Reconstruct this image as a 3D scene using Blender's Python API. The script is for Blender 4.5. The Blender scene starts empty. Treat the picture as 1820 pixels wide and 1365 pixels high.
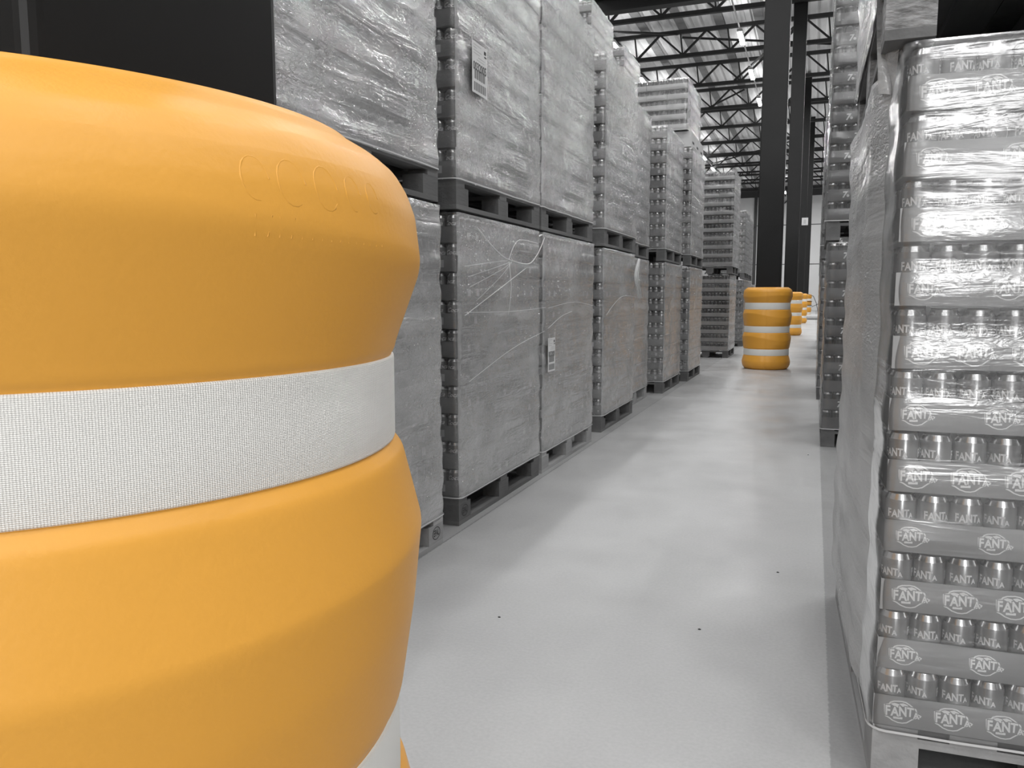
import bpy, math, random
from mathutils import Vector, Matrix, noise
random.seed(7)
S = bpy.context.scene
COL = S.collection
R = math.radians
# ---------------------------------------------------------------- camera
cd = bpy.data.cameras.new('camera'); cam = bpy.data.objects.new('camera', cd); COL.objects.link(cam)
cd.sensor_width = 36.0; cd.lens = 36.0 * 1405 / 1820; cd.clip_start = 0.05; cd.clip_end = 200
cam.location = (0, 0, 1.15)
cam.rotation_euler = (R(90 - 6.275), 0, R(20.84))
S.camera = cam
# ---------------------------------------------------------------- light and exposure
S.view_settings.view_transform = 'Standard'; S.view_settings.look = 'None'
S.view_settings.exposure = 0.0; S.view_settings.gamma = 1.0; S.view_settings.use_curve_mapping = False
w = bpy.data.worlds.new('daylight'); S.world = w; w.use_nodes = True
w.node_tree.nodes['Background'].inputs[0].default_value = (1, 1, 1, 1)
w.node_tree.nodes['Background'].inputs[1].default_value = 1.0
S.cycles.use_denoising = True
S.cycles.max_bounces = 10; S.cycles.transparent_max_bounces = 16; S.cycles.diffuse_bounces = 5
S.cycles.sample_clamp_indirect = 6
LAMP_W = 92.0
UP_W = 18.0            # fill light added above each lamp to brighten the roof          # power of one strip lamp
DOOR_W = 1100.0          # daylight coming through the high window opening behind the camera
a = bpy.data.lights.new('high_window_daylight', 'AREA'); a.shape = 'RECTANGLE'; a.size = 4.4; a.size_y = 3.0; a.energy = DOOR_W
ao = bpy.data.objects.new('high_window_daylight', a); COL.objects.link(ao)
ao.location = (4.9, -20.25, 4.4); ao.rotation_euler = (R(90), 0, 0)      # shines along +Y

# ---------------------------------------------------------------- helpers
def tag(o, label=None, cat=None, group=None, kind=None):
    if label: o['label'] = label
    if cat: o['category'] = cat
    if group: o['group'] = group
    if kind: o['kind'] = kind
    return o
def empty(name, loc=(0, 0, 0), rz=0):
    o = bpy.data.objects.new(name, None); COL.objects.link(o); o.location = loc; o.rotation_euler = (0, 0, rz)
    o.empty_display_size = .1
    return o
class MB:
    def __init__(s): s.v = []; s.f = []; s.m = []; s.sm = []
    def add(s, vs, fs, m=0, smooth=False):
        n = len(s.v); s.v += [tuple(p) for p in vs]
        for f in fs: s.f.append([i + n for i in f]); s.m.append(m); s.sm.append(smooth)
    def box(s, x0, x1, y0, y1, z0, z1, m=0):
        s.add([(x, y, z) for z in (z0, z1) for x, y in ((x0, y0), (x1, y0), (x1, y1), (x0, y1))],
              [(3, 2, 1, 0), (4, 5, 6, 7), (0, 1, 5, 4), (1, 2, 6, 5), (2, 3, 7, 6), (3, 0, 4, 7)], m)
    def bar(s, a, b, w, m=0, h=None):
        a = Vector(a); b = Vector(b); d = (b - a).normalized(); h = h or w
        u = d.cross(Vector((0, 1, 0)));
        if u.length < .01: u = d.cross(Vector((1, 0, 0)))
        u.normalize(); t = d.cross(u)
        vs = [p + u * (i * w / 2) + t * (j * h / 2) for p in (a, b) for i, j in ((-1, -1), (1, -1), (1, 1), (-1, 1))]
        s.add(vs, [(0, 1, 2, 3), (7, 6, 5, 4), (0, 4, 5, 1), (1, 5, 6, 2), (2, 6, 7, 3), (3, 7, 4, 0)], m)
    def lathe(s, prof, n=16, c=(0, 0), m=0, ms=None, smooth=True):
        vs = []; fs = []
        for r, z in prof:
            for i in range(n):
                t = 2 * math.pi * i / n; vs.append((c[0] + r * math.cos(t), c[1] + r * math.sin(t), z))
        b = len(s.v); s.v += vs
        for k in range(len(prof) - 1):
            for i in range(n):
                j = (i + 1) % n
                s.f.append([b + k * n + i, b + k * n + j, b + (k + 1) * n + j, b + (k + 1) * n + i]); s.m.append(ms[k] if ms else m); s.sm.append(smooth)
        s.f.append([b + (len(prof) - 1) * n + i for i in range(n)]); s.m.append(ms[-1] if ms else m); s.sm.append(False)
        s.f.append([b + i for i in range(n)][::-1]); s.m.append(ms[0] if ms else m); s.sm.append(False)
    def tube(s, pts, r, n=6, m=0):
        pts = [Vector(p) for p in pts]; vs = []; fs = []
        for i, p in enumerate(pts):
            d = (pts[min(i + 1, len(pts) - 1)] - pts[max(i - 1, 0)]).normalized()
            u = d.cross(Vector((.3, .2, 1))).normalized(); t = d.cross(u)
            for k in range(n):
                q = 2 * math.pi * k / n; vs.append(p + u * (r * math.cos(q)) + t * (r * math.sin(q)))
        for i in range(len(pts) - 1):
            for k in range(n):
                l = (k + 1) % n; fs.append((i * n + k, i * n + l, (i + 1) * n + l, (i + 1) * n + k))
        s.add(vs, fs, m, True)
    def mesh(s, name, mats):
        me = bpy.data.meshes.new(name); me.from_pydata(s.v, [], s.f)
        for x in mats: me.materials.append(x)
        me.polygons.foreach_set('material_index', s.m); me.polygons.foreach_set('use_smooth', s.sm)
        me.update(); return me
def obj(name, me, parent=None, loc=(0, 0, 0), rot=None):
    o = bpy.data.objects.new(name, me); COL.objects.link(o); o.location = loc
    if rot: o.rotation_euler = rot
    if parent: o.parent = parent
    return o

# ---------------------------------------------------------------- materials
def N(t, typ, loc=None, **kw):
    n = t.nodes.new(typ)
    for k, v in kw.items(): setattr(n, k, v)
    return n
def mat(name, col, rough=.6, metal=0, spec=.5, var=0.0, vscale=8.0, bump=0.0, bscale=40.0, stretch=(1, 1, 1), coat=0):
    if not isinstance(col, tuple): col = (col, col, col)
    m = bpy.data.materials.new(name); m.use_nodes = True; t = m.node_tree; b = t.nodes['Principled BSDF']
    b.inputs['Base Color'].default_value = (*col, 1); b.inputs['Roughness'].default_value = rough
    b.inputs['Metallic'].default_value = metal; b.inputs['Specular IOR Level'].default_value = spec
    b.inputs['Coat Weight'].default_value = coat
    tc = N(t, 'ShaderNodeTexCoord'); mp = N(t, 'ShaderNodeMapping'); mp.inputs['Scale'].default_value = stretch
    t.links.new(tc.outputs['Object'], mp.inputs[0])
    if var:
        n = N(t, 'ShaderNodeTexNoise'); n.inputs['Scale'].default_value = vscale; n.inputs['Detail'].default_value = 5
        t.links.new(mp.outputs[0], n.inputs['Vector'])
        r = N(t, 'ShaderNodeMapRange'); r.inputs[1].default_value = .3; r.inputs[2].default_value = .7
        r.inputs[3].default_value = 1 - var; r.inputs[4].default_value = 1 + var
        t.links.new(n.outputs[0], r.inputs[0])
        x = N(t, 'ShaderNodeVectorMath', operation='SCALE'); x.inputs[0].default_value = col
        t.links.new(r.outputs[0], x.inputs['Scale']); t.links.new(x.outputs[0], b.inputs['Base Color'])
    if bump:
        n = N(t, 'ShaderNodeTexNoise'); n.inputs['Scale'].default_value = bscale; n.inputs['Detail'].default_value = 3
        t.links.new(mp.outputs[0], n.inputs['Vector'])
        bp = N(t, 'ShaderNodeBump'); bp.inputs['Strength'].default_value = bump; bp.inputs['Distance'].default_value = .01
        t.links.new(n.outputs[0], bp.inputs['Height']); t.links.new(bp.outputs[0], b.inputs['Normal'])
    return m
def film_mat(name, milk=.35, mvar=.25, col=.5, rough=.12, wr=.5, fine=.35, spec=.6, wscale=1.0, tilt=.35, gloss=1.0, cap=.28):
    """clear stretch film: partly see-through, slightly milky, wrinkled along the wrapping direction"""
    m = bpy.data.materials.new(name); m.use_nodes = True; t = m.node_tree; b = t.nodes['Principled BSDF']; out = t.nodes['Material Output']
    tc = N(t, 'ShaderNodeTexCoord')
    def noise_(sc, rot, scale, detail=3, dist=0.0):
        mp = N(t, 'ShaderNodeMapping'); mp.inputs['Scale'].default_value = sc; mp.inputs['Rotation'].default_value = rot
        t.links.new(tc.outputs['Object'], mp.inputs[0])
        n = N(t, 'ShaderNodeTexNoise'); n.inputs['Scale'].default_value = scale; n.inputs['Detail'].default_value = detail; n.inputs['Distortion'].default_value = dist
        t.links.new(mp.outputs[0], n.inputs['Vector']); return n
    n1 = noise_((.25, .25, 2.6), (tilt, 0, 0), 9 * wscale, 4, .6)       # long wrinkles
    n2 = noise_((1, 1, 2.2), (.7, 0, .4), 34 * wscale, 3, 1.2)          # crinkles
    n3 = noise_((.5, .5, 1.2), (.3, 0, 0), 3.2, 4, .5)                  # haze patches
    b1 = N(t, 'ShaderNodeBump'); b1.inputs['Strength'].default_value = wr; b1.inputs['Distance'].default_value = .02
    b2 = N(t, 'ShaderNodeBump'); b2.inputs['Strength'].default_value = fine; b2.inputs['Distance'].default_value = .010
    t.links.new(n1.outputs[0], b1.inputs['Height']); t.links.new(n2.outputs[0], b2.inputs['Height']); t.links.new(b1.outputs[0], b2.inputs['Normal'])
    b.inputs['Base Color'].default_value = (col, col, col, 1); b.inputs['Roughness'].default_value = .6; b.inputs['Specular IOR Level'].default_value = .2
    t.links.new(b2.outputs[0], b.inputs['Normal'])
    tr = N(t, 'ShaderNodeBsdfTransparent'); mx = N(t, 'ShaderNodeMixShader')
    r = N(t, 'ShaderNodeMapRange'); r.inputs[1].default_value = .35; r.inputs[2].default_value = .68
    r.inputs[3].default_value = max(0, milk - mvar); r.inputs[4].default_value = min(1, milk + mvar)
    t.links.new(n3.outputs[0], r.inputs[0]); t.links.new(r.outputs[0], mx.inputs[0])
    t.links.new(tr.outputs[0], mx.inputs[1]); t.links.new(b.outputs[0], mx.inputs[2])
    gl = N(t, 'ShaderNodeBsdfGlossy'); gl.inputs['Roughness'].default_value = rough; gl.inputs['Color'].default_value = (1, 1, 1, 1)
    t.links.new(b2.outputs[0], gl.inputs['Normal'])
    fr = N(t, 'ShaderNodeFresnel'); fr.inputs['IOR'].default_value = 1.5; t.links.new(b2.outputs[0], fr.inputs['Normal'])
    ml = N(t, 'ShaderNodeMath', operation='MULTIPLY'); ml.inputs[1].default_value = gloss; t.links.new(fr.outputs[0], ml.inputs[0])
    mn = N(t, 'ShaderNodeMath', operation='MINIMUM'); mn.inputs[1].default_value = cap; t.links.new(ml.outputs[0], mn.inputs[0]); ml = mn
    cl = noise_((.8, .8, 1), (0, 0, 0), 2.1, 3, .8)                    # where the film is crumpled
    cr = N(t, 'ShaderNodeMapRange'); cr.inputs[1].default_value = .45; cr.inputs[2].default_value = .62; cr.inputs[3].default_value = fine * .35; cr.inputs[4].default_value = min(1, fine * 1.9)
    t.links.new(cl.outputs[0], cr.inputs[0]); t.links.new(cr.outputs[0], b2.inputs['Strength'])
    m2 = N(t, 'ShaderNodeMixShader'); t.links.new(ml.outputs[0], m2.inputs[0]); t.links.new(mx.outputs[0], m2.inputs[1]); t.links.new(gl.outputs[0], m2.inputs[2])
    t.links.new(m2.outputs[0], out.inputs[0])
    return m

M = {}
M['orange'] = mat('orange_polyethylene', (.80, .38, .05), .42, spec=.5, bump=.04, bscale=180)
M['steel_dark'] = mat('dark_painted_steel', .010, .42, spec=.25, var=.1, vscale=3)
M['truss'] = mat('black_painted_truss', .016, .6)
M['deck'] = mat('galvanised_roof_deck', .72, .55, var=.06, vscale=1.2)
M['band'] = mat('grey_roof_strip', .22, .6, var=.2, vscale=3)
M['wall'] = mat('white_wall_panel', .72, .6, var=.03, vscale=.6)
M['wallside'] = mat('grey_wall_panel', .55, .7)
M['seam'] = mat('dark_panel_joint', .05, .6)
M['wood'] = mat('pallet_wood', .11, .8, var=.35, vscale=5, bump=.5, bscale=30, stretch=(1, .15, 1))
M['wood_light'] = mat('pale_pallet_wood', .30, .8, var=.25, vscale=6, bump=.5, bscale=30, stretch=(1, .15, 1))
M['chip'] = mat('chipboard_block', .24, .85, var=.45, vscale=45, bump=.9, bscale=60, stretch=(.6, .6, 1.6))
M['ink'] = mat('dark_ink', .03, .7)
M['card'] = mat('tray_card', .17, .6, var=.12, vscale=9)
M['card_fanta'] = mat('fruit_tray_card', .26, .42, var=.05, vscale=9)
M['card_dark'] = mat('dark_tray_card', .085, .5, var=.05, vscale=9)
M['card7'] = mat('lemonade_tray_card', .105, .5, var=.1, vscale=9)
M['card_pale'] = mat('pale_tray_card', .50, .6, var=.06, vscale=9)
M['print'] = mat('white_print', .80, .5)
M['printgrey'] = mat('grey_print', .45, .5)
M['paper'] = mat('label_paper', .62, .55)
M['can'] = mat('can_body', .22, .28, metal=.45, var=.3, vscale=14)
M['can_mid'] = mat('fruit_can_body', .30, .25, metal=.45, var=.15, vscale=14)
M['can_dark'] = mat('dark_can_body', .035, .3, metal=.3, var=.3, vscale=14)
M['lid'] = mat('can_lid', .62, .22, metal=1)
M['film'] = film_mat('stretch_film', .55, .18, .54, rough=.07, wr=.6, fine=.75, gloss=2.4, cap=.42)
M['film_side'] = film_mat('milky_stretch_film', .82, .12, .46, rough=.10, wr=.35, fine=.5, gloss=1.2)
M['film_front'] = film_mat('clear_stretch_film', .10, .07, .55, rough=.20, wr=.22, fine=.05, wscale=1.0, tilt=.06, gloss=1.9, cap=1.0)
M['film_thin'] = film_mat('thin_stretch_film', .12, .10, .42, wr=.6, fine=.5, gloss=2.0, cap=.36)
M['hem'] = mat('rolled_film_hem', .55, .3)
M['strand'] = mat('gathered_film_strand', .60, .3)
M['lamp_body'] = mat('lamp_housing', .5, .5)
M['rail'] = mat('lamp_rail', .62, .4)
e = bpy.data.materials.new('lamp_diffuser'); e.use_nodes = True
b_ = e.node_tree.nodes['Principled BSDF']; b_.inputs['Emission Color'].default_value = (1, 1, 1, 1); b_.inputs['Emission Strength'].default_value = 14
M['lamp'] = e
# reflective woven tape
def tape_mat():
    m = mat('woven_reflective_tape', (.78, .77, .74), .45, spec=.4)
    t = m.node_tree; b = t.nodes['Principled BSDF']; tc = N(t, 'ShaderNodeTexCoord')
    wv = N(t, 'ShaderNodeTexWave', wave_type='BANDS', bands_direction='X'); wv.inputs['Scale'].default_value = 52; wv.inputs['Distortion'].default_value = 1.6
    wv.inputs['Detail'].default_value = 2; wv.inputs['Detail Scale'].default_value = 1.0
    w2 = N(t, 'ShaderNodeTexWave', wave_type='BANDS', bands_direction='Y'); w2.inputs['Scale'].default_value = 75; w2.inputs['Distortion'].default_value = .6
    t.links.new(tc.outputs['UV'], wv.inputs[0]); t.links.new(tc.outputs['UV'], w2.inputs[0])
    ad = N(t, 'ShaderNodeMath', operation='ADD'); t.links.new(wv.outputs[1], ad.inputs[0]); t.links.new(w2.outputs[1], ad.inputs[1])
    bp = N(t, 'ShaderNodeBump'); bp.inputs['Strength'].default_value = .5; bp.inputs['Distance'].default_value = .0015
    t.links.new(ad.outputs[0], bp.inputs['Height']); t.links.new(bp.outputs[0], b.inputs['Normal'])
    r = N(t, 'ShaderNodeMapRange'); r.inputs[1].default_value = 0; r.inputs[2].default_value = 2; r.inputs[3].default_value = .9; r.inputs[4].default_value = 1.08
    t.links.new(ad.outputs[0], r.inputs[0]); x = N(t, 'ShaderNodeVectorMath', operation='SCALE'); x.inputs[0].default_value = (.90, .89, .85)
    t.links.new(r.outputs[0], x.inputs['Scale']); t.links.new(x.outputs[0], b.inputs['Base Color'])
    return m
M['tape'] = tape_mat()
def floor_mat():
    m = mat('polished_concrete', .42, .38, spec=.45)
    t = m.node_tree; b = t.nodes['Principled BSDF']; tc = N(t, 'ShaderNodeTexCoord')
    def ns(scale, det, sc=(1, 1, 1)):
        mp = N(t, 'ShaderNodeMapping'); mp.inputs['Scale'].default_value = sc; t.links.new(tc.outputs['Object'], mp.inputs[0])
        n = N(t, 'ShaderNodeTexNoise'); n.inputs['Scale'].default_value = scale; n.inputs['Detail'].default_value = det; t.links.new(mp.outputs[0], n.inputs['Vector']); return n
    def mr(src, a, b2, c, d):
        r = N(t, 'ShaderNodeMapRange'); [setattr(r.inputs[i + 1], 'default_value', v) for i, v in enumerate((a, b2, c, d))]; t.links.new(src, r.inputs[0]); return r.outputs[0]
    def mul(p, q):
        x = N(t, 'ShaderNodeMath', operation='MULTIPLY'); t.links.new(p, x.inputs[0]); t.links.new(q, x.inputs[1]); return x.outputs[0]
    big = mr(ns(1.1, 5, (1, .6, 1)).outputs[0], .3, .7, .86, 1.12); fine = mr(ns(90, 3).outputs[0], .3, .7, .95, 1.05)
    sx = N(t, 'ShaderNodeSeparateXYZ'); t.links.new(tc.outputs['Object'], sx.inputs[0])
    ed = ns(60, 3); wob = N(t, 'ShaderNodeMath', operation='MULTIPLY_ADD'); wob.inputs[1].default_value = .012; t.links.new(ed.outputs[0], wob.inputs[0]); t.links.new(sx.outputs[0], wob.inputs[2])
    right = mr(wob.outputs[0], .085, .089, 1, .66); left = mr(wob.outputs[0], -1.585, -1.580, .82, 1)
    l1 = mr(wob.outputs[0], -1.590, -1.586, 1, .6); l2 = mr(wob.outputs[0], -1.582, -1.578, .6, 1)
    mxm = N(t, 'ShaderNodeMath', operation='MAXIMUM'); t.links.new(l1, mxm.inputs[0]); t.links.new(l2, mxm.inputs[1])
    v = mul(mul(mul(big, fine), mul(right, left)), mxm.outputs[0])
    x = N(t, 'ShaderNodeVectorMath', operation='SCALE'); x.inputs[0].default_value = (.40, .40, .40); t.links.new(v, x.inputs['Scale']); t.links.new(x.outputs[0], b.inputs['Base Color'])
    t.links.new(mr(ns(2.5, 4).outputs[0], .3, .7, .3, .5), b.inputs['Roughness'])
    bp = N(t, 'ShaderNodeBump'); bp.inputs['Strength'].default_value = .12; bp.inputs['Distance'].default_value = .004
    t.links.new(ns(30, 4).outputs[0], bp.inputs['Height']); t.links.new(bp.outputs[0], b.inputs['Normal'])
    return m
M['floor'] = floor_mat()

# ---------------------------------------------------------------- the hall
K = 1.45
def up(z): return 1.15 + (z - 1.15) * K       # roof heights
XL, XR, YB, YF, ZC = -18.0, 12.0, -20.0, 74.0, up(7.75)
def struct(name, mb, mats, **kw): return tag(obj(name, mb.mesh(name, mats)), kind='structure', **kw)
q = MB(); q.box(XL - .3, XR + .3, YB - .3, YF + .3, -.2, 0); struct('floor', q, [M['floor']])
# ribbed roof deck, ribs running along the hall
q = MB(); prof = []; x = XL
while x < XR:
    prof += [(x, ZC), (x + .17, ZC), (x + .21, ZC + .08), (x + .30, ZC + .08)]; x += .35
prof.append((x, ZC))
vs = [(px, y, pz) for y in (YB - .2, YF + .2) for px, pz in prof]; n = len(prof)
q.add(vs, [(i, i + n, i + n + 1, i + 1) for i in range(n - 1)], 0); q.box(XL - .3, XR + .3, YB - .3, YF + .3, ZC + .10, ZC + .25, 0)
struct('ceiling', q, [M['deck']])
for i, x in enumerate((-7.8, -6.9, -6.0, -5.1, -4.2, -3.3, -2.4, -1.5, -.6, .3, 1.2, 2.1)):
    x *= K; q = MB(); q.box(x - .15, x + .15, YB, YF, ZC - .035, ZC - .002); struct('trim_%d' % (i + 1), q, [M['band']])
q = MB(); q.box(XL, XR, YF, YF + .2, 0, ZC + .12)
q.box(XL, XR, YF - .03, YF, up(7.15), ZC, 1)
for z in (up(3.12), up(5.46)): q.box(XL, XR, YF - .02, YF, z - .03, z + .03, 1)
for x in (-13.9, -5.15, 3.6): q.box(x - .13, x + .13, YF - .15, YF, 0, ZC, 1)
q.bar((-9.4, YF - .1, up(2.6)), (-5.15, YF - .1, up(5.4)), .1, 1); q.bar((-4.6, YF - .1, up(5.7)), (-2.0, YF - .1, up(7.2)), .1, 1)
struct('wall_front', q, [M['wall'], M['seam']])
q = MB(); q.box(XL - .2, XL, YB, YF, 0, ZC); struct('wall_left', q, [M['wallside']])
q = MB(); q.box(XR, XR + .2, YB, YF, 0, ZC); struct('wall_right', q, [M['wallside']])
q = MB(); q.box(XL, 2.6, YB - .2, YB, 0, ZC); q.box(7.0, XR, YB - .2, YB, 0, ZC); q.box(2.6, 7.0, YB - .2, YB, 5.9, ZC); q.box(2.6, 7.0, YB - .2, YB, 0, 2.9); struct('wall_back', q, [M['wallside']])

# ---------------------------------------------------------------- steel columns
def column_mesh(w=.38, d=.29, h=ZC):
    q = MB(); r = .014; pr = []
    for cx, cy, t0 in ((w / 2 - r, d / 2 - r, 0), (-w / 2 + r, d / 2 - r, 90), (-w / 2 + r, -d / 2 + r, 180), (w / 2 - r, -d / 2 + r, 270)):
        for k in range(5): t = R(t0 + 22.5 * k); pr.append((cx + r * math.cos(t), cy + r * math.sin(t)))
    n = len(pr); q.add([(x, y, z) for z in (0, h) for x, y in pr], [(i, (i + 1) % n, n + (i + 1) % n, n + i) for i in range(n)], 0, False)
    return q.mesh('steel_column', [M['steel_dark']])
cm = column_mesh()
COLS = [(-.72, .57, 'dark grey steel column rising out of the large orange barrier in front'),
        (-.70, 13.42, 'dark steel column standing in the first whole orange barrier down the aisle'),
        (-.70, 25.55, 'dark steel column standing in the second orange barrier down the aisle'),
        (-.66, 37.6, 'dark steel column standing in the third small orange barrier down the aisle'),
        (-.52, 46.5, 'dark steel column farthest down the aisle, before the white end wall')]
for x, y, l in COLS:
    o = obj('steel_column', cm, None, (x, y, 0)); tag(o, l, 'column')
q = MB(); q.box(-.13, .13, -.03, 0, 4.28, 4.60); q.box(-.06, .05, -.032, -.03, 4.34, 4.52, 1)
o = obj('column_sign', q.mesh('column_sign', [M['paper'], M['printgrey']]), None, (-.53, 37.45, 0)); tag(o, 'small pale sign plate fixed high on a dark steel column', 'sign')

# ---------------------------------------------------------------- barriers
def interp(kn, z):
    for (z0, r0), (z1, r1) in zip(kn, kn[1:]):
        if z <= z1: return r0 + (r1 - r0) * (z - z0) / (z1 - z0)
    return kn[-1][1]
def barrier_knots(z_t1, z_b1, z_t2, z_b2, z_t3, z_b3, H, s, sw=.05):
    """profile knots at one angle; s in -1..1 swings the ridges up and down so the bulges read as facets"""
    rt = .346
    def bulge(zt, zb, rm, e=.014):
        h = zt - zb
        return [(zb, rt + .001), (zb + .010, rt + .008), (zb + h * .37 + s * h * sw, rm - .002), (zb + h * .65 + s * h * sw, rm + .006), (zt - .012, rt + .012), (zt, rt + .002)]
    k = [(0, .315), (.008, .330), (.028, .350), (.06, .366), (.10, .374), (.13, .374), (z_b3 - .03, .358), (z_b3 - .002, rt + .002)]
    k += [(z_b3, rt), (z_t3, rt)]
    k += bulge(z_b2, z_t3 + .002, .370)
    k += [(z_b2 + .002, rt), (z_t2, rt)]
    k += bulge(z_b1, z_t2 + .002, .371)
    k += [(z_b1 + .002, rt), (z_t1, rt)]
    k += [(z_t1 + .002, rt + .004), (z_t1 + .012, rt + .006), (z_t1 + .092 - .013 * s, .377), (z_t1 + .106 - .013 * s, .379), (H - .068, .374), (H - .046, .366), (H - .028, .355), (H - .014, .338), (H - .005, .322), (H - .002, .316), (H + .003, .308), (H + .004, .27)]
    return k
def barrier(loc, rz, near, label, seg=160):
    if near: Z = (1.092, 1.003, .722, .628, .36, .26, 1.30)
    else: Z = (1.0625, .953, .690, .587, .327, .224, 1.30)
    e_ = empty('column_barrier', loc, rz); H = Z[6]
    zs = []
    z = 0.0
    base = barrier_knots(*Z, 0)
    zset = sorted(set([round(i * .0065, 4) for i in range(int(H / .0065) + 1)] + [round(k[0], 4) for k in base]))
    # body: two half shells that close around the column
    for half in (0, 1):
        q = MB(); na = seg // 2; vs = []; rows = 0
        for z in zset + [None] * 4:
            for i in range(na + 1):
                t = -math.pi / 2 + math.pi * half + math.pi * i / na
                s = math.cos(2 * (t + rz - math.pi / 4))
                kn = barrier_knots(*Z, s, .03 if near else .14)
                if z is None: pass
                r = None
                if z is not None:
                    r = sum(interp(kn, max(0, min(H + .003, z + d))) for d in (-.004, 0, .004)) / 3
                    g = min(i, na - i); gap = .009 * (1 if g == 0 else .35 if g == 1 else 0)      # the joint
                    vs.append(((r - gap) * math.cos(t), (r - gap) * math.sin(t), z))
                else:
                    j = rows - len(zset)
                    rr, zz = ((.262, H + .001), (.250, H - .012), (.245, H - .12), (.245, .004))[j]
                    vs.append((rr * math.cos(t), rr * math.sin(t), zz))
            rows += 1
        fs = [(k * (na + 1) + i, k * (na + 1) + i + 1, (k + 1) * (na + 1) + i + 1, (k + 1) * (na + 1) + i) for k in range(rows - 1) for i in range(na)]
        q.add(vs, fs, 0, True)
        obj('shell_half', q.mesh('shell_half', [M['orange']]), e_)
    for zt, zb in ((Z[0], Z[1]), (Z[2], Z[3]), (Z[4], Z[5])):
        q = MB(); vs = []; n = seg
        for r, z in ((.345, zb + .001), (.3495, zb + .002), (.350, zb + .004), (.350, zt - .004), (.3495, zt - .002), (.345, zt - .001)):
            for i in range(n + 1): t = 2 * math.pi * i / n; vs.append((r * math.cos(t), r * math.sin(t), z))
        fs = [(k * (n + 1) + i, k * (n + 1) + i + 1, (k + 1) * (n + 1) + i + 1, (k + 1) * (n + 1) + i) for k in range(5) for i in range(n)]
        q.add(vs, fs, 0, True); me = q.mesh('reflective_tape', [M['tape']])
        uv = me.uv_layers.new(name='uv')
        for L in me.loops:
            v = me.vertices[L.vertex_index].co; uv.data[L.index].uv = ((L.vertex_index % (n + 1)) / n * 2 * math.pi * .35 * 3.2, v.z * 3.2)
        tag(obj('reflective_tape', me, e_), 'off-white woven reflective strap')
    if near:    # faint raised lettering of the mould on the top bulge
        q = MB()
        def onb(t, z, off=.001):
            s = math.cos(2 * (t - math.pi / 4)); r = interp(barrier_knots(*Z, s), z) + off; return (r * math.cos(t), r * math.sin(t), z)
        for k, (t0, w_, h_) in enumerate(((-.30, .03, .022), (-.215, .034, .024), (-.12, .034, .024), (-.03, .026, .02), (.05, .024, .018))):
            q.tube([onb(t0 + w_ * math.cos(u), 1.232 + h_ * math.sin(u) * .7, -.0011) for u in [j * math.pi * 2 / 18 for j in range(15 + (k % 3))]], 0.0013, 5)
        for k in range(15):
            t0 = -.31 + k * .027; q.tube([onb(t0, 1.192, -.0006), onb(t0 + (.008 if k % 2 else 0), 1.207, -.0008)], .0009, 5)
        obj('raised_lettering', q.mesh('raised_lettering', [M['orange']]), e_)
    tag(e_, label, 'barrier')
    return e_
barrier((-.722, .57, 0), 0, True, 'huge orange column barrier with off-white bands filling the left side of the view')
b0 = barrier((-.705, 13.42, 0), 0, False, 'whole orange column barrier with three white bands, largest of those down the aisle', 96)
def copy_tree(o, parent=None, loc=None):
    c = o.copy(); COL.objects.link(c)
    if parent: c.parent = parent
    if loc: c.location = loc
    for ch in o.children: copy_tree(ch, c)
    return c
for loc, l in (((-.70, 25.55, 0), 'orange banded column barrier partly hidden behind the first whole barrier'),
               ((-.66, 37.6, 0), 'small orange banded barrier peeping out behind the second one down the aisle'),
               ((-.52, 46.5, 0), 'tiny orange barrier strapped with black cable, farthest down the aisle')):
    c = copy_tree(b0, None, loc); c['label'] = l
q = MB()
for z in (.92, .70): q.tube([(.385 * math.cos(t), .385 * math.sin(t), z) for t in [i * math.pi / 12 for i in range(25)]], .016, 6)
q.tube([(.2, -.38, 1.30), (.45, -.3, 1.2), (.62, -.3, .8), (.72, -.3, .3)], .015, 6); q.tube([(.38, -.3, .62), (.8, -.3, .82)], .015, 6)
tag(obj('black_cable', q.mesh('black_cable', [M['ink']]), c), 'black cable tied around the barrier')
q = MB(); q.tube([(0, 0, .16), (1.1, 0, .16)], .13, 10); o = obj('grey_roll', q.mesh('grey_roll', [M['card_pale']]), None, (-.45, 43.5, -.03)); tag(o, 'short pale roll lying on the floor at the far end of the aisle', 'roll')

# ---------------------------------------------------------------- lettering
def glyphs(text, size=1.0, offset=0.0, shear=0.0, spacing=1.0):
    cu = bpy.data.curves.new('lettering', 'FONT'); cu.body = text; cu.size = size; cu.offset = offset; cu.shear = shear; cu.space_character = spacing
    cu.resolution_u = 2; cu.align_x = 'CENTER'; cu.align_y = 'CENTER'
    o = bpy.data.objects.new('lettering', cu); COL.objects.link(o)
    me = bpy.data.meshes.new_from_object(o.evaluated_get(bpy.context.evaluated_depsgraph_get()))
    v = [(p.co.x, p.co.y) for p in me.vertices]; f = [list(p.vertices) for p in me.polygons]
    bpy.data.objects.remove(o); bpy.data.curves.remove(cu); bpy.data.meshes.remove(me)
    return v, f
def place(g, sx=1, sy=1, rot=0, dx=0, dy=0):
    c, s = math.cos(rot), math.sin(rot)
    return [(dx + (x * sx) * c - (y * sy) * s, dy + (x * sx) * s + (y * sy) * c) for x, y in g[0]], g[1]
LET = {c: (glyphs(c, 1.0, .035), glyphs(c, 1.0, .095)) for c in 'FANT'}
def fanta_word(dark):
    out = []
    for c, x, y, sx, sy, rt in (('F', -.36, 0, 1.0, 1.22, .03), ('A', -.17, -.01, 1.0, 1.12, .02), ('N', .04, .02, .95, 1.18, .05), ('T', .235, .03, .95, 1.12, -.02), ('A', .395, -.045, .74, .78, .06)):
        out.append(place(LET[c][1 if dark else 0], sx * .30, sy * .34, rt, x, y))
    return out
def flat(out, m): return [(v, f, m) for v, f in out]
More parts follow.
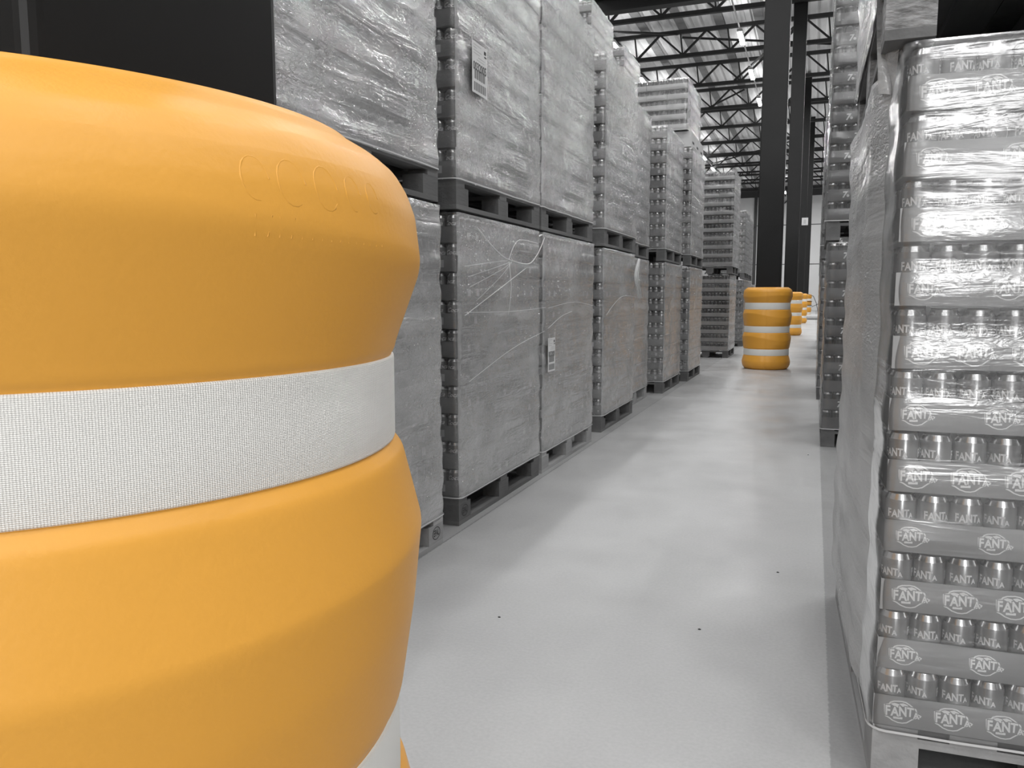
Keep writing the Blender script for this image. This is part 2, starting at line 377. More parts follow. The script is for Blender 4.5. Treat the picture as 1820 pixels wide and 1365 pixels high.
def px2(pts): return [((x - 385) / 545.0, -(y - 362) / 545.0) for x, y in pts]
OUT = px2([(120, 262), (190, 240), (205, 212), (260, 185), (370, 173), (440, 180), (500, 215), (545, 250), (592, 282), (612, 352), (668, 378), (655, 408), (606, 428), (540, 465), (465, 530), (400, 548), (330, 548), (250, 522), (190, 482), (142, 462), (128, 380)])
INN = px2([(142, 280), (205, 262), (222, 228), (268, 204), (370, 190), (432, 198), (490, 232), (535, 268), (574, 298), (592, 362), (645, 384), (636, 395), (596, 412), (528, 450), (455, 513), (398, 530), (335, 530), (262, 506), (205, 466), (160, 446), (146, 380)])
LEAF1 = px2([(215, 240), (270, 218), (330, 228), (368, 268), (385, 300), (330, 292), (262, 268)])
LEAF2 = px2([(340, 222), (400, 205), (455, 225), (490, 266), (430, 262), (385, 262)])
BARP = px2([(262, 446), (396, 440), (396, 476), (264, 482)])
def poly(p): return (list(p), [list(range(len(p)))[::-1]])
def fanta_logo():
    L = [(poly(OUT), 0, 0.0), (poly(INN), 1, .0003)]
    for g in (LEAF1, LEAF2): L.append((poly(g), 0, .0006))
    L.append((poly(BARP), 0, .0006))
    wd = [([(x - .02, y + .0) for x, y in v], f) for v, f in fanta_word(True)]; wl = [([(x - .02, y) for x, y in v], f) for v, f in fanta_word(False)]
    L += [(g, 1, .0009) for g in wd] + [(g, 0, .0012) for g in wl]
    return L
FL = fanta_logo(); FW = fanta_word(False)
def stamp(q, layers, fn, mats):
    """lay flat artwork on a surface: fn(x, y, lift) -> 3-D point"""
    for (v, f), m, lift in layers: q.add([fn(x, y, lift) for x, y in v], f, mats[m])
G24 = glyphs('24x', 1.0, .01); GEP = glyphs('EPAL', 1.0, .02); G7 = glyphs('7', 1.0, .03, .15); GCO = glyphs('Coca', 1.0, .0, .45); GNUM = glyphs('0032005', 1.0, .02)

# ---------------------------------------------------------------- cans and trays
CR, CH = .0325, .130
def can_mesh(body, word=None, n=20, name='can'):
    q = MB(); z0 = 0
    q.lathe([(.025, 0), (.0315, .008), (CR, .014), (CR, CH - .016), (.027, CH - .004), (.0272, CH), (.0245, CH - .001)], n, (0, 0), ms=[1, 1, 0, 1, 1, 1, 1])
    if word:
        for ang in word[1]:
            for v, f in word[0]:
                q.add([((CR + .0005) * math.sin(ang + x * word[2] / CR), -(CR + .0005) * math.cos(ang + x * word[2] / CR), word[3] + y * word[2]) for x, y in v], f, 2)
    return q.mesh(name, [body, M['lid'], M['print'], ])
CAN_COLA = can_mesh(M['can'], ([(GCO[0], GCO[1])], (-.1,), .030, .088), 14)
CAN_FANTA = can_mesh(M['can_mid'], (FW, (-.35, 2.2), .062, .082), 24)
CAN_7 = can_mesh(M['can_dark'], None, 14)
def tray_mesh(kind, L, D, P, var):
    """cardboard tray, L along its own x, D deep (y); its printed long face looks to -y, short face to -x"""
    q = MB(); h = {'cola': .078, 'fanta': .074, 'seven': .084, 'pale': .070}[kind]; t = .0015; g = .0012
    x0, x1, y0, y1 = -L / 2 + g, L / 2 - g, -D / 2 + g, D / 2 - g
    q.box(x0, x1, y0, y1, 0.001, .004)
    q.box(x0, x1, y0, y0 + t, .004, h); q.box(x0, x1, y1 - t, y1, .004, h); q.box(x0, x0 + t, y0 + t, y1 - t, .004, h); q.box(x1 - t, x1, y0 + t, y1 - t, .004, h)
    def on_ny(cx, cz, s): return lambda x, y, l: (cx + x * s, y0 - .0004 - l, cz + y * s)
    def on_nx(cy, cz, s): return lambda x, y, l: (x0 - .0004 - l, cy - x * s, cz + y * s)
    def on_px(cy, cz, s): return lambda x, y, l: (x1 + .0004 + l, cy + x * s, cz + y * s)
    sq = [(-.5, -.5), (.5, -.5), (.5, .5), (-.5, .5)]
    if kind == 'fanta':
        # dark end panel
        q.add([(x0 - .0003, y0 + .002, .006), (x0 - .0003, y1 - .002, .006), (x0 - .0003, y1 - .002, h), (x0 - .0003, y0 + .002, h)], [(3, 2, 1, 0)], 3)
        if var == 0:
            k = 0
            xx = x0 + .062
            while xx < x1 - .03: stamp(q, FL, on_ny(xx, h * .5, .080), (1, 4)); xx += .105
            stamp(q, [(G24, 2, 0)], on_nx(0, .02, .016), (0, 0, 2)); stamp(q, [(G24, 2, 0)], on_nx(-D * .3, .02, .016), (0, 0, 2))
        else:
            xx = x0 + .058
            while xx < x1 - .03: stamp(q, FL, on_ny(xx, h * .5, .070), (1, 4)); xx += .165
            for cy in (D / 2 - .045,):
                stamp(q, [(poly([(x * .9, y * 1.4) for x, y in sq]), 2, 0)], on_nx(cy, h * .5, .040), (0, 0, 2))
                for j in range(9): stamp(q, [(poly([(x * .62 - .05, (y * .5 + j - 4) * .12) for x, y in sq]), 3, .0004)], on_nx(cy, h * .5, .040), (0, 0, 2, 3))
    elif kind == 'seven':
        stamp(q, [(G7, 1, 0)], on_ny(-.02 if var else .04, h * .5, .062), (0, 1)); stamp(q, [(poly([(math.cos(a_) * .5, math.sin(a_) * .5) for a_ in [i * .5236 for i in range(12)]]), 1, 0)], on_ny(.005 if var else .065, h * .42, .020), (0, 1))
        stamp(q, [(G7, 1, 0)], on_nx(0, h * .5, .055), (0, 1))
    elif kind == 'cola':
        for cx in ((-.12, .1) if var else (.05,)):      # small pale label squares
            stamp(q, [(poly(sq), 2, 0)], on_px(cx * .5, h * .5, .036), (0, 0, 2)); var or stamp(q, [(poly([(x * .7, y) for x, y in sq]), 2, 0)], on_ny(cx, h * .5, .036), (0, 0, 2))
        if not var: stamp(q, [(G24, 2, 0)], on_ny(-.10, h * .45, .03), (0, 0, 2)); stamp(q, [(G24, 2, 0)], on_px(-.09, h * .45, .03), (0, 0, 2))
    return q.mesh('drinks_tray', [M[{'cola': 'card', 'fanta': 'card_fanta', 'seven': 'card7', 'pale': 'card_pale'}[kind]], M['print'], M['printgrey'], M['card_dark'], M['card_fanta']])

# ---------------------------------------------------------------- pallets
PX, PY, PH = .82, 1.24, .15
def pallet_meshes(mt, mc):
    d = MB()                                        # deck: five long boards on three cross boards
    for x in (-.362, -.20, 0, .20, .362): d.box(x - .048 - (.024 if x == 0 else 0), x + .048 + (.024 if x == 0 else 0), -PY / 2, PY / 2, PH - .022, PH)
    for y in (-.57, 0, .57): d.box(-PX / 2, PX / 2, y - .05, y + .05, PH - .044, PH - .022)
    bl = MB(); bl.box(-.05, .05, -.0725, .0725, 0, PH - .044 - .022 - .0); bs = MB(); bs.box(-.05, .05, -PY / 2, PY / 2, 0, .022)
    return d.mesh('pallet', [mt]), bl.mesh('block', [mc]), bs.mesh('bottom_board', [mt])
PM = {'dark': pallet_meshes(M['wood'], M['wood']), 'light': pallet_meshes(M['wood_light'], M['wood_light']), 'chip': pallet_meshes(M['wood'], M['chip'])}
def add_pallet(e_, kind='dark'):
    d, bl, bs = PM[kind]; p = obj('pallet', d, e_)
    for x in (-.36, 0, .36):
        obj('bottom_board', bs, p, (x, 0, 0))
        for y in (-.57, 0, .57): o = obj('block', bl, p, (x, y * .9605, .022)); o.scale.x = 1.0 if x else 1.4
    return p
def epal(p, x, y, z, col='ink'):
    q = MB(); n = 28
    v = [(0, y + .040 * r * math.cos(t), z + .030 * r * math.sin(t)) for r in (1, .88) for t in [2 * math.pi * i / n for i in range(n)]]
    q.add(v, [(i, (i + 1) % n, n + (i + 1) % n, n + i) for i in range(n)])
    q.add([(0, y + X * .026, z + Y * .042) for X, Y in GEP[0]], GEP[1])
    o = obj('burned_stamp', q.mesh('burned_stamp', [M[col]]), p, (x, 0, 0)); return o

# ---------------------------------------------------------------- stretch film around a load
def film_mesh(W, D, z0, z1, P, seed, mats=None, amp=.007, base=.008, tent=0.0, top_in=.03):
    q = MB(); per = []; r = .035; step = .022
    def seg(a, b):
        n_ = max(2, int((Vector(b) - Vector(a)).length / step)); return [Vector(a).lerp(Vector(b), i / n_) for i in range(n_)]
    w, d = W / 2 + base, D / 2 + base
    cs = [((-w + r, -d), (w - r, -d), (w - r, -d + r), -90), ((w, -d + r), (w, d - r), (w - r, d - r), 0), ((w - r, d), (-w + r, d), (-w + r, d - r), 90), ((-w, d - r), (-w, -d + r), (-w + r, -d + r), 180)]
    for a_, b_, c_, t0 in cs:
        nn = Vector((math.cos(R(t0)), math.sin(R(t0))))
        for p in seg(a_, b_): per.append((p, nn))
        for i in range(4):
            t = R(t0 + 90 * i / 4); nn2 = Vector((math.cos(t), math.sin(t))); per.append((Vector(c_) + nn2 * r, nn2))
    H = z1 - z0; nz = max(6, int(H / .0175)); rows = []
    for k in range(nz + 1):
        z = z0 + H * k / nz; ph = ((z - z0) % P) / P
        row = []
        for p, nn in per:
            cx = Vector((p.x, p.y, z))
            o = amp * (.9 * (.5 + .5 * math.cos(2 * math.pi * (ph - .28))) ** .8 - .5)
            o += amp * 1.1 * noise.noise(Vector((p.x * 2.2 + seed, p.y * 2.2, z * 5))) + amp * .5 * noise.noise(Vector((p.x * 9, p.y * 9 + seed, z * 16 + p.y * 6)))
            if tent and nn.x < -.5: o += tent * (.35 + .65 * min(1, (D / 2 - p.y) / D + .2)) * (.6 + .5 * noise.noise(Vector((seed, p.y * 2, z * 1.3)))) * min(1, max(0, (p.y + D / 2 - .20) / .16))
            row.append(q_ := (p.x + nn.x * o, p.y + nn.y * o, z))
        rows.append(row)
    n = len(per)
    # film folded over the top edge
    rows.append([(p.x - nn.x * top_in, p.y - nn.y * top_in, z1 + .003 + .0015 * noise.noise(Vector((p.x * 20, p.y * 20, seed)))) for p, nn in per])
    for k, row in enumerate(rows):
        q.v += row
    for k in range(len(rows) - 1):
        for i in range(n):
            j = (i + 1) % n; nn = per[i][1]
            mi = 1 if (abs(nn.x) > .6 and (not tent or per[i][0].y > -D / 2 + .22)) else 0
            q.f.append([k * n + i, k * n + j, (k + 1) * n + j, (k + 1) * n + i]); q.m.append(mi); q.sm.append(True)
    # hem at the bottom
    hem = [(p.x + nn.x * .006, p.y + nn.y * .006, z0 + .002 + .004 * noise.noise(Vector((p.x * 6, p.y * 6, seed)))) for p, nn in per]
    b = len(q.v); q.v += hem + [(x, y, z + .006) for x, y, z in hem]
    for i in range(n): j = (i + 1) % n; q.f.append([b + i, b + j, b + n + j, b + n + i]); q.m.append(2); q.sm.append(True)
    return q.mesh('stretch_wrap', mats)

_cache = {}
def load(name_kind, cx, cy, z, side, label, group=None, layers=10, P=.1405, pallet='dark', film=None, W=PX, D=PY, seed=0, front_cans=True, name='wrapped_pallet_load', stamps=False, tent=0.0, base=.008, amp=.007, rz=0.0):
    """one wrapped unit load: pallet, trays, cans and film. side=+1 shows its +x face to the aisle, -1 its -x face"""
    e_ = empty(name, (cx, cy, z), rz); tag(e_, label, {'fanta': 'drinks pallet', 'seven': 'drinks pallet', 'cola': 'drinks pallet', 'pale': 'drinks pallet'}[name_kind], group)
    zb = 0
    if pallet: p = add_pallet(e_, pallet); zb = PH
    if stamps: pass
    if name_kind == 'cola': nL, nD = 3, 3
    LY, LX = D / 3, W / 3                          # along y, along x
    key = (name_kind, W, D, P)
    if key not in _cache:
        if name_kind == 'fanta': T = [tray_mesh('fanta', .41, D / 3, P, v) for v in (0, 1)]
        elif name_kind in ('seven', 'pale'): T = [tray_mesh(name_kind, LX, LY, P, v) for v in (0, 1)]
        else: T = [tray_mesh('cola', LX, LY, P, v) for v in (0, 1)]
        _cache[key] = T
    T = _cache[key]
    nx = 2 if name_kind == 'fanta' else 3; lx = W / nx
    canm = {'cola': CAN_COLA, 'fanta': CAN_FANTA, 'seven': CAN_7, 'pale': CAN_7}[name_kind]
    for k in range(layers):
        zz = zb + k * P
        for ix in range(nx):
            for iy in range(3):
                outer = (ix == (nx - 1 if side > 0 else 0)); front = (iy == 0)
                if not (outer or front): continue
                o = obj('drinks_tray', T[(k + (0 if name_kind == 'fanta' else ix + iy)) % 2], e_, (-W / 2 + lx * (ix + .5) + random.uniform(-.003, .003), -D / 2 + LY * (iy + .5) + random.uniform(-.002, .002), zz))
    # single cans on the face towards the camera
    if front_cans:
        n = int(W / (2 * CR + .001)); ncol = 8 if name_kind == 'fanta' else 6
        for k in range(layers):
            for i in range(ncol):
                j = i if side < 0 else n - 1 - i
                obj('can', canm, e_, (-W / 2 + .038 + j * (W - .076) / (n - 1), -D / 2 + .039, zb + k * P + .005), (0, 0, random.uniform(-.5, .5)))
    # the rest of the cans: nobody can count them under the film
    ck = ('rest', name_kind, W, D, P, layers, side, front_cans)
    if ck not in _cache:
        q = MB(); body = {'cola': M['can'], 'fanta': M['can_mid'], 'seven': M['can_dark'], 'pale': M['can_dark']}[name_kind]
        n = int(W / (2 * CR + .001)); m_ = int(D / (2 * CR + .001)); ncol = (8 if name_kind == 'fanta' else 6) if front_cans else 0
        for k in range(layers):
            z0 = k * P + .005
            prof = [(.028, z0), (CR, z0 + .014), (CR, z0 + CH - .016), (.027, z0 + CH - .003), (.0245, z0 + CH)]
            for i in range(n):
                j = i if side < 0 else n - 1 - i
                if i >= ncol: q.lathe(prof, 10, (-W / 2 + .038 + j * (W - .076) / (n - 1), -D / 2 + .039), ms=[0, 0, 1, 1, 1])
            for i in range(1, m_):
                q.lathe(prof, 10, (side * (W / 2 - .038), -D / 2 + .039 + i * (D - .078) / (m_ - 1)), ms=[0, 0, 1, 1, 1])
        q.box(-W / 2 + .075, W / 2 - .075, -D / 2 + .075, D / 2 - .04, .004, layers * P - .02, 0)
        _cache[ck] = q.mesh('packed_cans', [body, M['lid']])
    tag(obj('packed_cans', _cache[ck], e_, (0, 0, zb)), 'dense rows of cans behind the trays', kind='stuff')
    if film:
        fk = ('film', W, D, P, layers, seed % 3, film, tent, base, amp)
        if fk not in _cache: _cache[fk] = film_mesh(W, D, -.012, layers * P + .004, P, (seed % 3) * 7.3, [M[x] for x in film], tent=tent, base=base, amp=amp)
        obj('stretch_wrap', _cache[fk], e_, (0, 0, zb))
    return e_
FILM = ('film_thin', 'film', 'hem')
LV = 1.57   # top of the lower loads = underside of the upper pallets
# ---- left lane: face X, from Y, material of pallet
LEFT = [(-1.58, 2.03, 'light', 'nearest the huge orange barrier'), (-1.622, 3.54, 'dark', 'with a shipping note, second along the left row'),
        (-1.615, 4.82, 'light', 'third along the left row'), (-1.65, 6.50, 'dark', 'standing forward in fourth place along the left row'),
        (-1.765, 7.80, 'light', 'tucked behind the fourth one on the left'), (-1.65, 9.43, 'dark', 'with shiny cans showing, sixth along the left row'),
        (-1.575, 10.92, 'dark', 'below the pale striped half load on the left')]
low = []; upl = []
for i, (x, y, pk, l) in enumerate(LEFT):
    fc = i in (1, 3, 5, 6)
    a_ = load('cola', x - PX / 2 - .012, y + PY / 2, 0, 1, 'grey film-wrapped drinks pallet on the floor, ' + l, 'wrapped loads in the left row', pallet=pk, film=FILM, seed=i, front_cans=fc)
    b_ = load('cola', x - PX / 2 - .012 + random.uniform(-.01, .01), y + PY / 2 + random.uniform(-.01, .01), LV + .005, 1, 'wrapped drinks pallet stacked on the one ' + {0: l, 1: 'second along the left row, with paper label', 2: 'third along the left row', 3: 'in fourth place of the left row', 4: 'tucked behind the fourth on the left', 5: 'sixth along the left row', 6: l}[i],
              'wrapped loads in the left row', pallet='dark', film=FILM, seed=i + 1, front_cans=fc)
    low.append(a_); upl.append(b_)
epal([c for c in low[0].children if c.name.startswith('pallet')][0], PX / 2 + .0008, .548, .066)
epal([c for c in low[1].children if c.name.startswith('pallet')][0], PX / 2 + .0008, -.548, .066)
# pale striped loads
UP7 = LV + .005 + PH + 10 * .1405 + .012
q = MB(); e_ = empty('carton_layer', (-1.60 - .42, 10.92 + .62, UP7))
for ix in range(2):
    for iy in range(3):
        c = MB(); c.box(-.2, .2, -.2, .2, 0, .20); c.box(-.08, .08, -.2008, -.2, .04, .07, 1); c.box(-.10, .06, -.2008, -.2, .11, .14, 2); c.box(.2, .2008, -.08, .08, .06, .09, 1)
        if '_carton' not in _cache: _cache['_carton'] = c.mesh('carton', [M['card_pale'], M['ink'], M['printgrey']])
        obj('carton', _cache['_carton'], e_, (-.205 + ix * .41, -.41 + iy * .41, 0))
tag(e_, 'layer of pale printed cartons between the seventh left load and the striped half load', 'cartons')
load('pale', -1.66 - .41, 10.85 + .62, UP7 + .216, 1, 'half-height striped load of pale trays on the very top, seventh place on the left', None, layers=5, P=.13, pallet=None, film=('film_front', 'film', 'hem'), front_cans=True, name='wrapped_tray_load')
load('pale', -1.50 - .41, 15.42 + .62, 0, 1, 'striped wrapped pallet of pale trays on the floor beyond the left row', 'striped pallets', layers=9, P=.158, film=('film_front', 'film', 'hem'), front_cans=True)
load('pale', -1.46 - .41, 15.38 + .62, 1.582, 1, 'striped wrapped pallet of pale trays stacked on the other striped pallet', 'striped pallets', layers=11, P=.158, film=('film_front', 'film', 'hem'), front_cans=True, seed=1)
# second lane, three high
for i, (y, l) in enumerate(((8.95, 'nearest'), (10.80, 'middle'), (12.75, 'farthest'))):
    for lv in range(3):
        load('cola', -2.95 - PX / 2 - .012, y + PY / 2, lv * (LV + .005), 1,
             {0: 'bottom', 1: 'middle', 2: 'top'}[lv] + ' wrapped pallet of the ' + l + ' three-high stack behind the left row', 'three-high stacks behind the left row', film=FILM, seed=i + lv, front_cans=(lv == 2), layers=12 if lv == 2 else 10, P=(.160, .154, .150)[i] if lv == 2 else .1405)
    # further loads of the left lane
for i, (x, y, hi) in enumerate(((-1.55, 19.2, 1), (-1.6, 21.0, 1), (-1.9, 24.0, 0), (-1.9, 27.5, 0), (-2.0, 32.0, 0))):
    n_ = ('first', 'second', 'third', 'fourth', 'fifth')[i]
    load('cola', x - PX / 2, y + PY / 2, 0, 1, 'distant wrapped drinks pallet, %s past the striped pallets on the left' % n_, 'distant left loads', film=('film_thin', 'film_thin', 'hem'), seed=i, front_cans=(i == 0))
    if hi: load('cola', x - PX / 2, y + PY / 2, LV + .005, 1, 'distant wrapped pallet stacked on the %s one past the striped pallets' % n_, 'distant left loads', film=('film_thin', 'film_thin', 'hem'), seed=i + 1, front_cans=(i == 0))
# ---- right lane
fx = .165
rn = load('fanta', fx + .41 - .022, 1.97 + .62, .01, -1, 'near wrapped pallet of fruit soda trays on the right, brightly lit by the film glare', None, layers=11, P=.1400, pallet='light', film=('film_front', 'film_side', 'hem'), tent=.036, base=.007, amp=.005, rz=R(2.2))
rn.location.z = 0
ru = load('cola', fx + .41 - .045, 1.955 + .62, .15 + 11 * .14 + .012, -1, 'upper wrapped pallet with chipboard blocks resting on the near fruit soda load', None, layers=10, pallet='chip', film=('film_thin', 'film_side', 'hem'), front_cans=False)
load('seven', .085 + .41, 6.48 + .62, 0, -1, 'dark pallet of lemonade trays marked 7 on the floor behind the near right load', 'lemonade pallets', film=('film_front', 'film_thin', 'hem'), seed=1, front_cans=True)
load('seven', .060 + .41, 6.50 + .62, LV + .005, -1, 'dark pallet of lemonade trays marked 7, stacked on top of the other', 'lemonade pallets', layers=12, film=('film_front', 'film_thin', 'hem'), seed=2, front_cans=True)
for i, y in enumerate((9.5, 12.6, 15.6, 18.6, 21.8)):
    n_ = ('first', 'second', 'third', 'fourth', 'fifth')[i]
    load('seven', .06 + .41 + .01 * i, y + .62, 0, -1, 'dark wrapped pallet on the floor, %s beyond the lemonade pallets on the right' % n_, 'distant right loads', film=('film_thin', 'film_thin', 'hem'), seed=i, front_cans=False)
    load('seven', .05 + .41 + .01 * i, y + .62, LV + .005, -1, 'dark wrapped upper pallet, %s stack beyond the lemonade pallets on the right' % n_, 'distant right loads', film=('film_thin', 'film_thin', 'hem'), seed=i + 1, front_cans=False)

# ---- loose film and labels on the left loads (children of the load they cling to)
def strand(parent, pts, r, name='film_strand'):
    q = MB(); L = parent.location
    P_ = [Vector(p) for p in pts]; out = []
    for i in range(len(P_) - 1):            # Catmull-Rom
        p0, p1, p2, p3 = P_[max(i - 1, 0)], P_[i], P_[i + 1], P_[min(i + 2, len(P_) - 1)]
        for k in range(6):
            t = k / 6; out.append(.5 * ((2 * p1) + (-p0 + p2) * t + (2 * p0 - 5 * p1 + 4 * p2 - p3) * t * t + (-p0 + 3 * p1 - 3 * p2 + p3) * t ** 3))
    out.append(P_[-1]); q.tube([p - L for p in out], r * .6, 5)
    return obj(name, q.mesh(name, [M['strand']]), parent)
X0 = -1.598
s2 = low[1]
strand(s2, [(X0, 3.70, 1.50), (X0, 3.87, 1.43), (X0 + .01, 4.03, 1.37), (X0 + .012, 4.16, 1.352), (X0 + .012, 4.44, 1.345), (X0 + .01, 4.59, 1.40), (X0 + .005, 4.69, 1.46), (X0, 4.77, 1.52)], .0045)
strand(s2, [(X0, 3.55, 1.06), (X0 + .01, 3.9, 1.17), (X0 + .01, 4.39, 1.315)], .0035)
strand(s2, [(X0, 4.15, 1.355), (X0 + .012, 4.19, 1.43), (X0 + .014, 4.30, 1.475), (X0 + .01, 4.62, 1.475)], .0028)
strand(s2, [(X0, 4.15, 1.35), (X0 + .01, 4.16, 1.2), (X0, 4.14, 1.05)], .0025)
for yy, zz in ((3.56, 1.30), (3.6, 1.25), (3.62, 1.20), (3.7, 1.13)): strand(s2, [(X0 - .004, yy, zz), (X0 + .008, 4.0, (zz + 1.345) / 2 + .02), (X0 + .01, 4.18, 1.35)], .0012)
strand(s2, [(X0, 3.56, 1.075), (X0, 4.2, 1.07), (X0, 4.80, 1.085)], .002)
strand(low[2], [(X0 + .01, 4.82, 1.08), (X0 + .01, 5.4, 1.115), (X0 + .01, 5.98, 1.08)], .0022)
strand(low[2], [(X0 + .01, 4.82, .95), (X0 + .01, 5.1, 1.02), (X0 + .01, 5.35, 1.05)], .0022)
strand(s2, [(X0, 3.6, .73), (X0 + .004, 4.2, .86), (X0, 4.78, .935)], .002)
s4 = low[3]; X4 = -1.632
for dx, r_ in ((0, .009), (.06, .006), (-.05, .005), (.12, .004)):
    strand(s4, [(X4 + .02, 7.70 + dx * .5, 1.52), (X4 + .035, 7.50 + dx, 1.36), (X4 + .04, 7.56 + dx, 1.24), (X4 + .03, 7.70 + dx, 1.14)], r_, 'film_tail')
strand(s4, [(X4, 6.52, 1.00), (X4 + .01, 6.75, 1.09), (X4 + .01, 7.1, 1.16), (X4 + .01, 7.66, 1.15)], .003)
# folded film scrap hanging near the near right load, and film tail from the load above it
q = MB(); nu, nv = 12, 30
vs = []
for j in range(nv + 1):
    for i in range(nu + 1):
        u = i / nu; v = j / nv; z = 1.97 - v * .38
        wv = .5 + .5 * (1 - v)
        vs.append((.145 - .035 * u * wv + .012 * math.sin(u * 9 + v * 3), 2.05 + .05 * u * wv + .02 * math.sin(v * 7 + u * 6), z + .03 * u))
q.add(vs, [(j * (nu + 1) + i, j * (nu + 1) + i + 1, (j + 1) * (nu + 1) + i + 1, (j + 1) * (nu + 1) + i) for j in range(nv) for i in range(nu)], 0, True)
me = q.mesh('film_tail', [M['film_side']]); o = obj('film_tail', me, ru); o.location = (-ru.location.x, -ru.location.y, -ru.location.z)
# shipping notes
def note(parent, y0, z0, w_, h_, big):
    q = MB(); L = parent.location; x = -1.6 - .008
    X = (-1.622 + .012 if big else -1.615 + .014)
    q.box(X, X + .001, y0, y0 + w_, z0, z0 + h_, 0)
    def ln(a_, b_, c, d, m=1): q.box(X + .001, X + .0014, y0 + w_ * a_, y0 + w_ * b_, z0 + h_ * c, z0 + h_ * d, m)
    for k, (a_, b_) in enumerate(((.08, .6), (.08, .3), (.08, .62), (.1, .5), (.4, .85), (.3, .8))): ln(a_, b_, .93 - k * .055, .95 - k * .055, 1)
    ln(.78, .92, .86, .93, 2); ln(.80, .95, .80, .83, 2)
    q.add([(X + .0016, y0 + w_ * .5 + a_ * w_ * .25, z0 + h_ * .52 + b2 * w_ * .3) for a_, b2 in GNUM[0]], GNUM[1], 2)
    for k in range(16): ln(.14 + k * .046, .14 + k * .046 + (.012, .03, .02)[k % 3], .28, .47, 2)
    for k in range(16): ln(.12 + k * .05, .12 + k * .05 + (.03, .014, .022)[k % 3], .05, .22, 2)
    o = obj('shipping_note', q.mesh('shipping_note', [M['paper'], M['printgrey'], M['ink']]), parent, (-L.x, -L.y, -L.z)); o['label'] = 'white paper note with bars and numbers'
note(upl[1], 3.68, 2.155, .19, .245, True)
note(low[2], 4.86, .665, .15, .22, False)

# ---------------------------------------------------------------- roof trusses
def truss_parts(x0, x1, zb, zt, bay):
    t = .065; x0 *= K; x1 *= K; zb = up(zb); zt = up(zt); bay *= K
    bc = MB(); bc.box(x0, x1, -t, t, zb - t, zb + t); tc_ = MB(); tc_.box(x0, x1, -t, t, zt - t, zt + t)
    dg = MB(); dg.bar((-bay / 2, 0, zb + .03), (0, 0, zt - .03), .072); dn = MB(); dn.bar((0, 0, zt - .03), (bay / 2, 0, zb + .03), .060); vt = MB(); vt.bar((0, 0, zb), (-.10, 0, zt), .05)
    return [m_.mesh(nm, [M['truss']]) for m_, nm in ((bc, 'bottom_chord'), (tc_, 'top_chord'), (dg, 'diagonal'), (dn, 'diagonal'), (vt, 'strut'))]
BAY = 1.13; TX0 = -10.04 - 1.2; NB = 15
bc, tcm, dg, dn, vt = truss_parts(TX0, 6.5, 7.05, 7.62, BAY)
TY = [14.6, 17.5] + [20.4 + 2.92 * k for k in range(10)]
for i, y in enumerate(TY):
    e_ = empty('roof_truss', (0, y * K, 0)); tag(e_, 'black lattice roof truss, %s counted from the heavy girder down the hall' % ('none', 'first', 'second', 'third', 'fourth', 'fifth', 'sixth', 'seventh', 'eighth', 'ninth', 'tenth', 'eleventh')[i] if i else 'black lattice roof truss just in front of the heavy girder', 'roof truss', 'roof trusses')
    obj('bottom_chord', bc, e_); obj('top_chord', tcm, e_)
    for k in range(NB):
        xm = -2.704 + (k - 8) * BAY
        if xm < -9 or xm > 6: continue
        xm *= K
        obj('diagonal', dg, e_, (xm, 0, 0)); obj('diagonal', dn, e_, (xm, 0, 0)); obj('strut', vt, e_, (xm + BAY * K / 2, 0, 0))
q = MB(); q.box(-15, 10, -.16, .16, up(6.60), up(6.625)); q.box(-15, 10, -.016, .016, up(6.625), up(6.855)); q.box(-15, 10, -.16, .16, up(6.855), up(6.88))
o = obj('girder', q.mesh('girder', [M['steel_dark']]), None, (0, 15.6 * K, 0)); tag(o, 'heavy grey steel girder crossing the hall in front of the roof trusses', 'girder')
BR = [((-3.4, 20.4, 7.58), (-5.9, 17.5, 7.1)), ((-3.3, 20.44, 7.50), (.2, 20.9, 7.1)), ((-2.3, 23.3, 7.1), (-.6, 20.5, 7.55)), ((-5.2, 29.1, 7.1), (-2.3, 26.3, 7.55)), ((-5.6, 32, 7.2), (-2.6, 32.2, 7.0)), ((-5.2, 38, 7.1), (-1.0, 35.0, 7.5))]
for (a_, b_), l in zip(BR, ('from the first full truss leftwards and nearer', 'from the first full truss rightwards', 'between the second and first full truss', 'between the fourth and third full truss', 'across the fifth full truss', 'deep down the hall, farthest of all')):
    q = MB(); q.bar((a_[0] * K, a_[1] * K, up(a_[2])), (b_[0] * K, b_[1] * K, up(b_[2])), .065); o = obj('bracing_rod', q.mesh('bracing_rod', [M['truss']])); tag(o, 'thin black roof bracing rod ' + l, 'bracing rod', 'bracing rods')

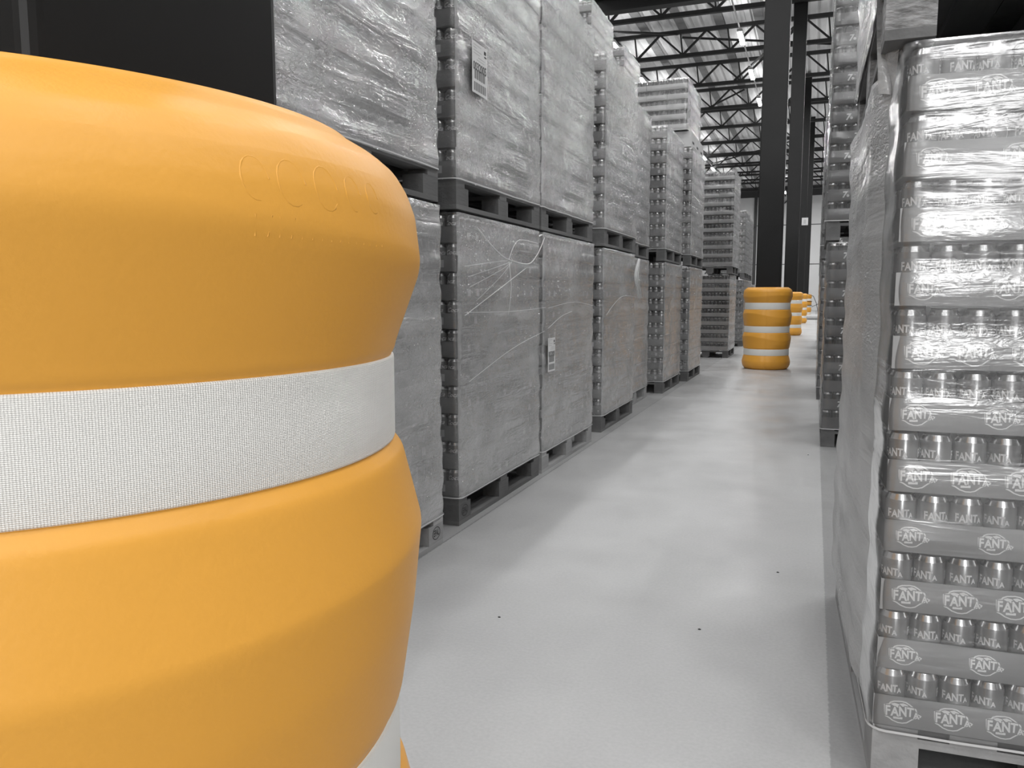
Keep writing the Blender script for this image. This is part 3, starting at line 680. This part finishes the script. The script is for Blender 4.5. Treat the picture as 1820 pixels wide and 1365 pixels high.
# ---------------------------------------------------------------- strip lamps on rails
hb = MB(); hb.box(-.08, .08, -.68, .68, .02, .11)
df = MB(); df.box(-.07, .07, -.66, .66, -.016, .02)
HM, DM = hb.mesh('housing', [M['lamp_body']]), df.mesh('diffuser', [M['lamp']])
al = bpy.data.lights.new('strip_light', 'AREA'); al.shape = 'RECTANGLE'; al.size = .09; al.size_y = 1.32; al.energy = LAMP_W
au = bpy.data.lights.new('roof_fill', 'AREA'); au.shape = 'RECTANGLE'; au.size = .10; au.size_y = 1.32; au.energy = UP_W
ROWS = (-4.53, -1.76, 1.01, 3.78)
LY_ = [-18.39 + 3.12 * k for k in range(22)]
ORD = ('first', 'second', 'third', 'fourth', 'fifth', 'sixth', 'seventh', 'eighth', 'ninth', 'tenth', 'eleventh', 'twelfth')
for r_, x in enumerate(ROWS):
    for k, y in enumerate(LY_):
        if x == -4.53: y -= .26
        if y * K < YB + 1 or y * K > YF - 1: continue
        e_ = empty('strip_lamp', (x * K, y * K, up(6.9))); obj('housing', HM, e_); obj('diffuser', DM, e_)
        lo = bpy.data.objects.new('strip_light', al); COL.objects.link(lo); lo.parent = e_; lo.location = (0, 0, -.02)
        lo = bpy.data.objects.new('roof_fill', au); COL.objects.link(lo); lo.parent = e_; lo.location = (0, 0, .17); lo.rotation_euler = (math.pi, 0, 0)  # added fill over the housing, aimed at the roof deck
        if x == -1.76 and k >= 12: tag(e_, 'glowing strip lamp above the aisle, %s down from the top edge' % ORD[k - 12], 'lamp', 'lamps above the aisle')
        elif x == -4.53 and k >= 11: tag(e_, 'glowing strip lamp over the left stacks, %s down from the top edge' % ORD[k - 11], 'lamp', 'lamps over the left stacks')
        else: tag(e_, 'strip lamp hanging outside the view in a %s row' % ('far right' if x == 3.78 else 'right' if x > 0 else 'middle' if x > -3 else 'left'), 'lamp', 'lamps outside the view')
    q = MB(); q.box(-.02, .02, YB + .5, YF - .5, .118, .146); o = obj('lamp_rail', q.mesh('lamp_rail', [M['rail']]), None, (x * K, 0, up(6.9)))
    tag(o, 'thin pale rail linking the lamps ' + ('over the left stacks', 'above the aisle', 'hidden above the right stacks', 'in the far right of the hall')[r_], 'rail')

# ---------------------------------------------------------------- small litter on the floor
for i, (x, y, l) in enumerate(((-1.02, 2.55, 'tiny dark chip on the floor near the huge barrier'), (-.33, 2.70, 'tiny dark crumb on the floor in the middle of the aisle'), (-.1, 3.4, 'small dark speck on the bare floor right of the bright strip'), (.0, 6.1, 'dark speck on the floor near the right stacks'))):
    q = MB(); q.lathe([(.008, 0), (.010, .003), (.004, .007)], 7); o = obj('floor_chip', q.mesh('floor_chip', [M['ink']]), None, (x, y, 0)); o.scale = (.6, .4, .5); tag(o, l, 'litter')
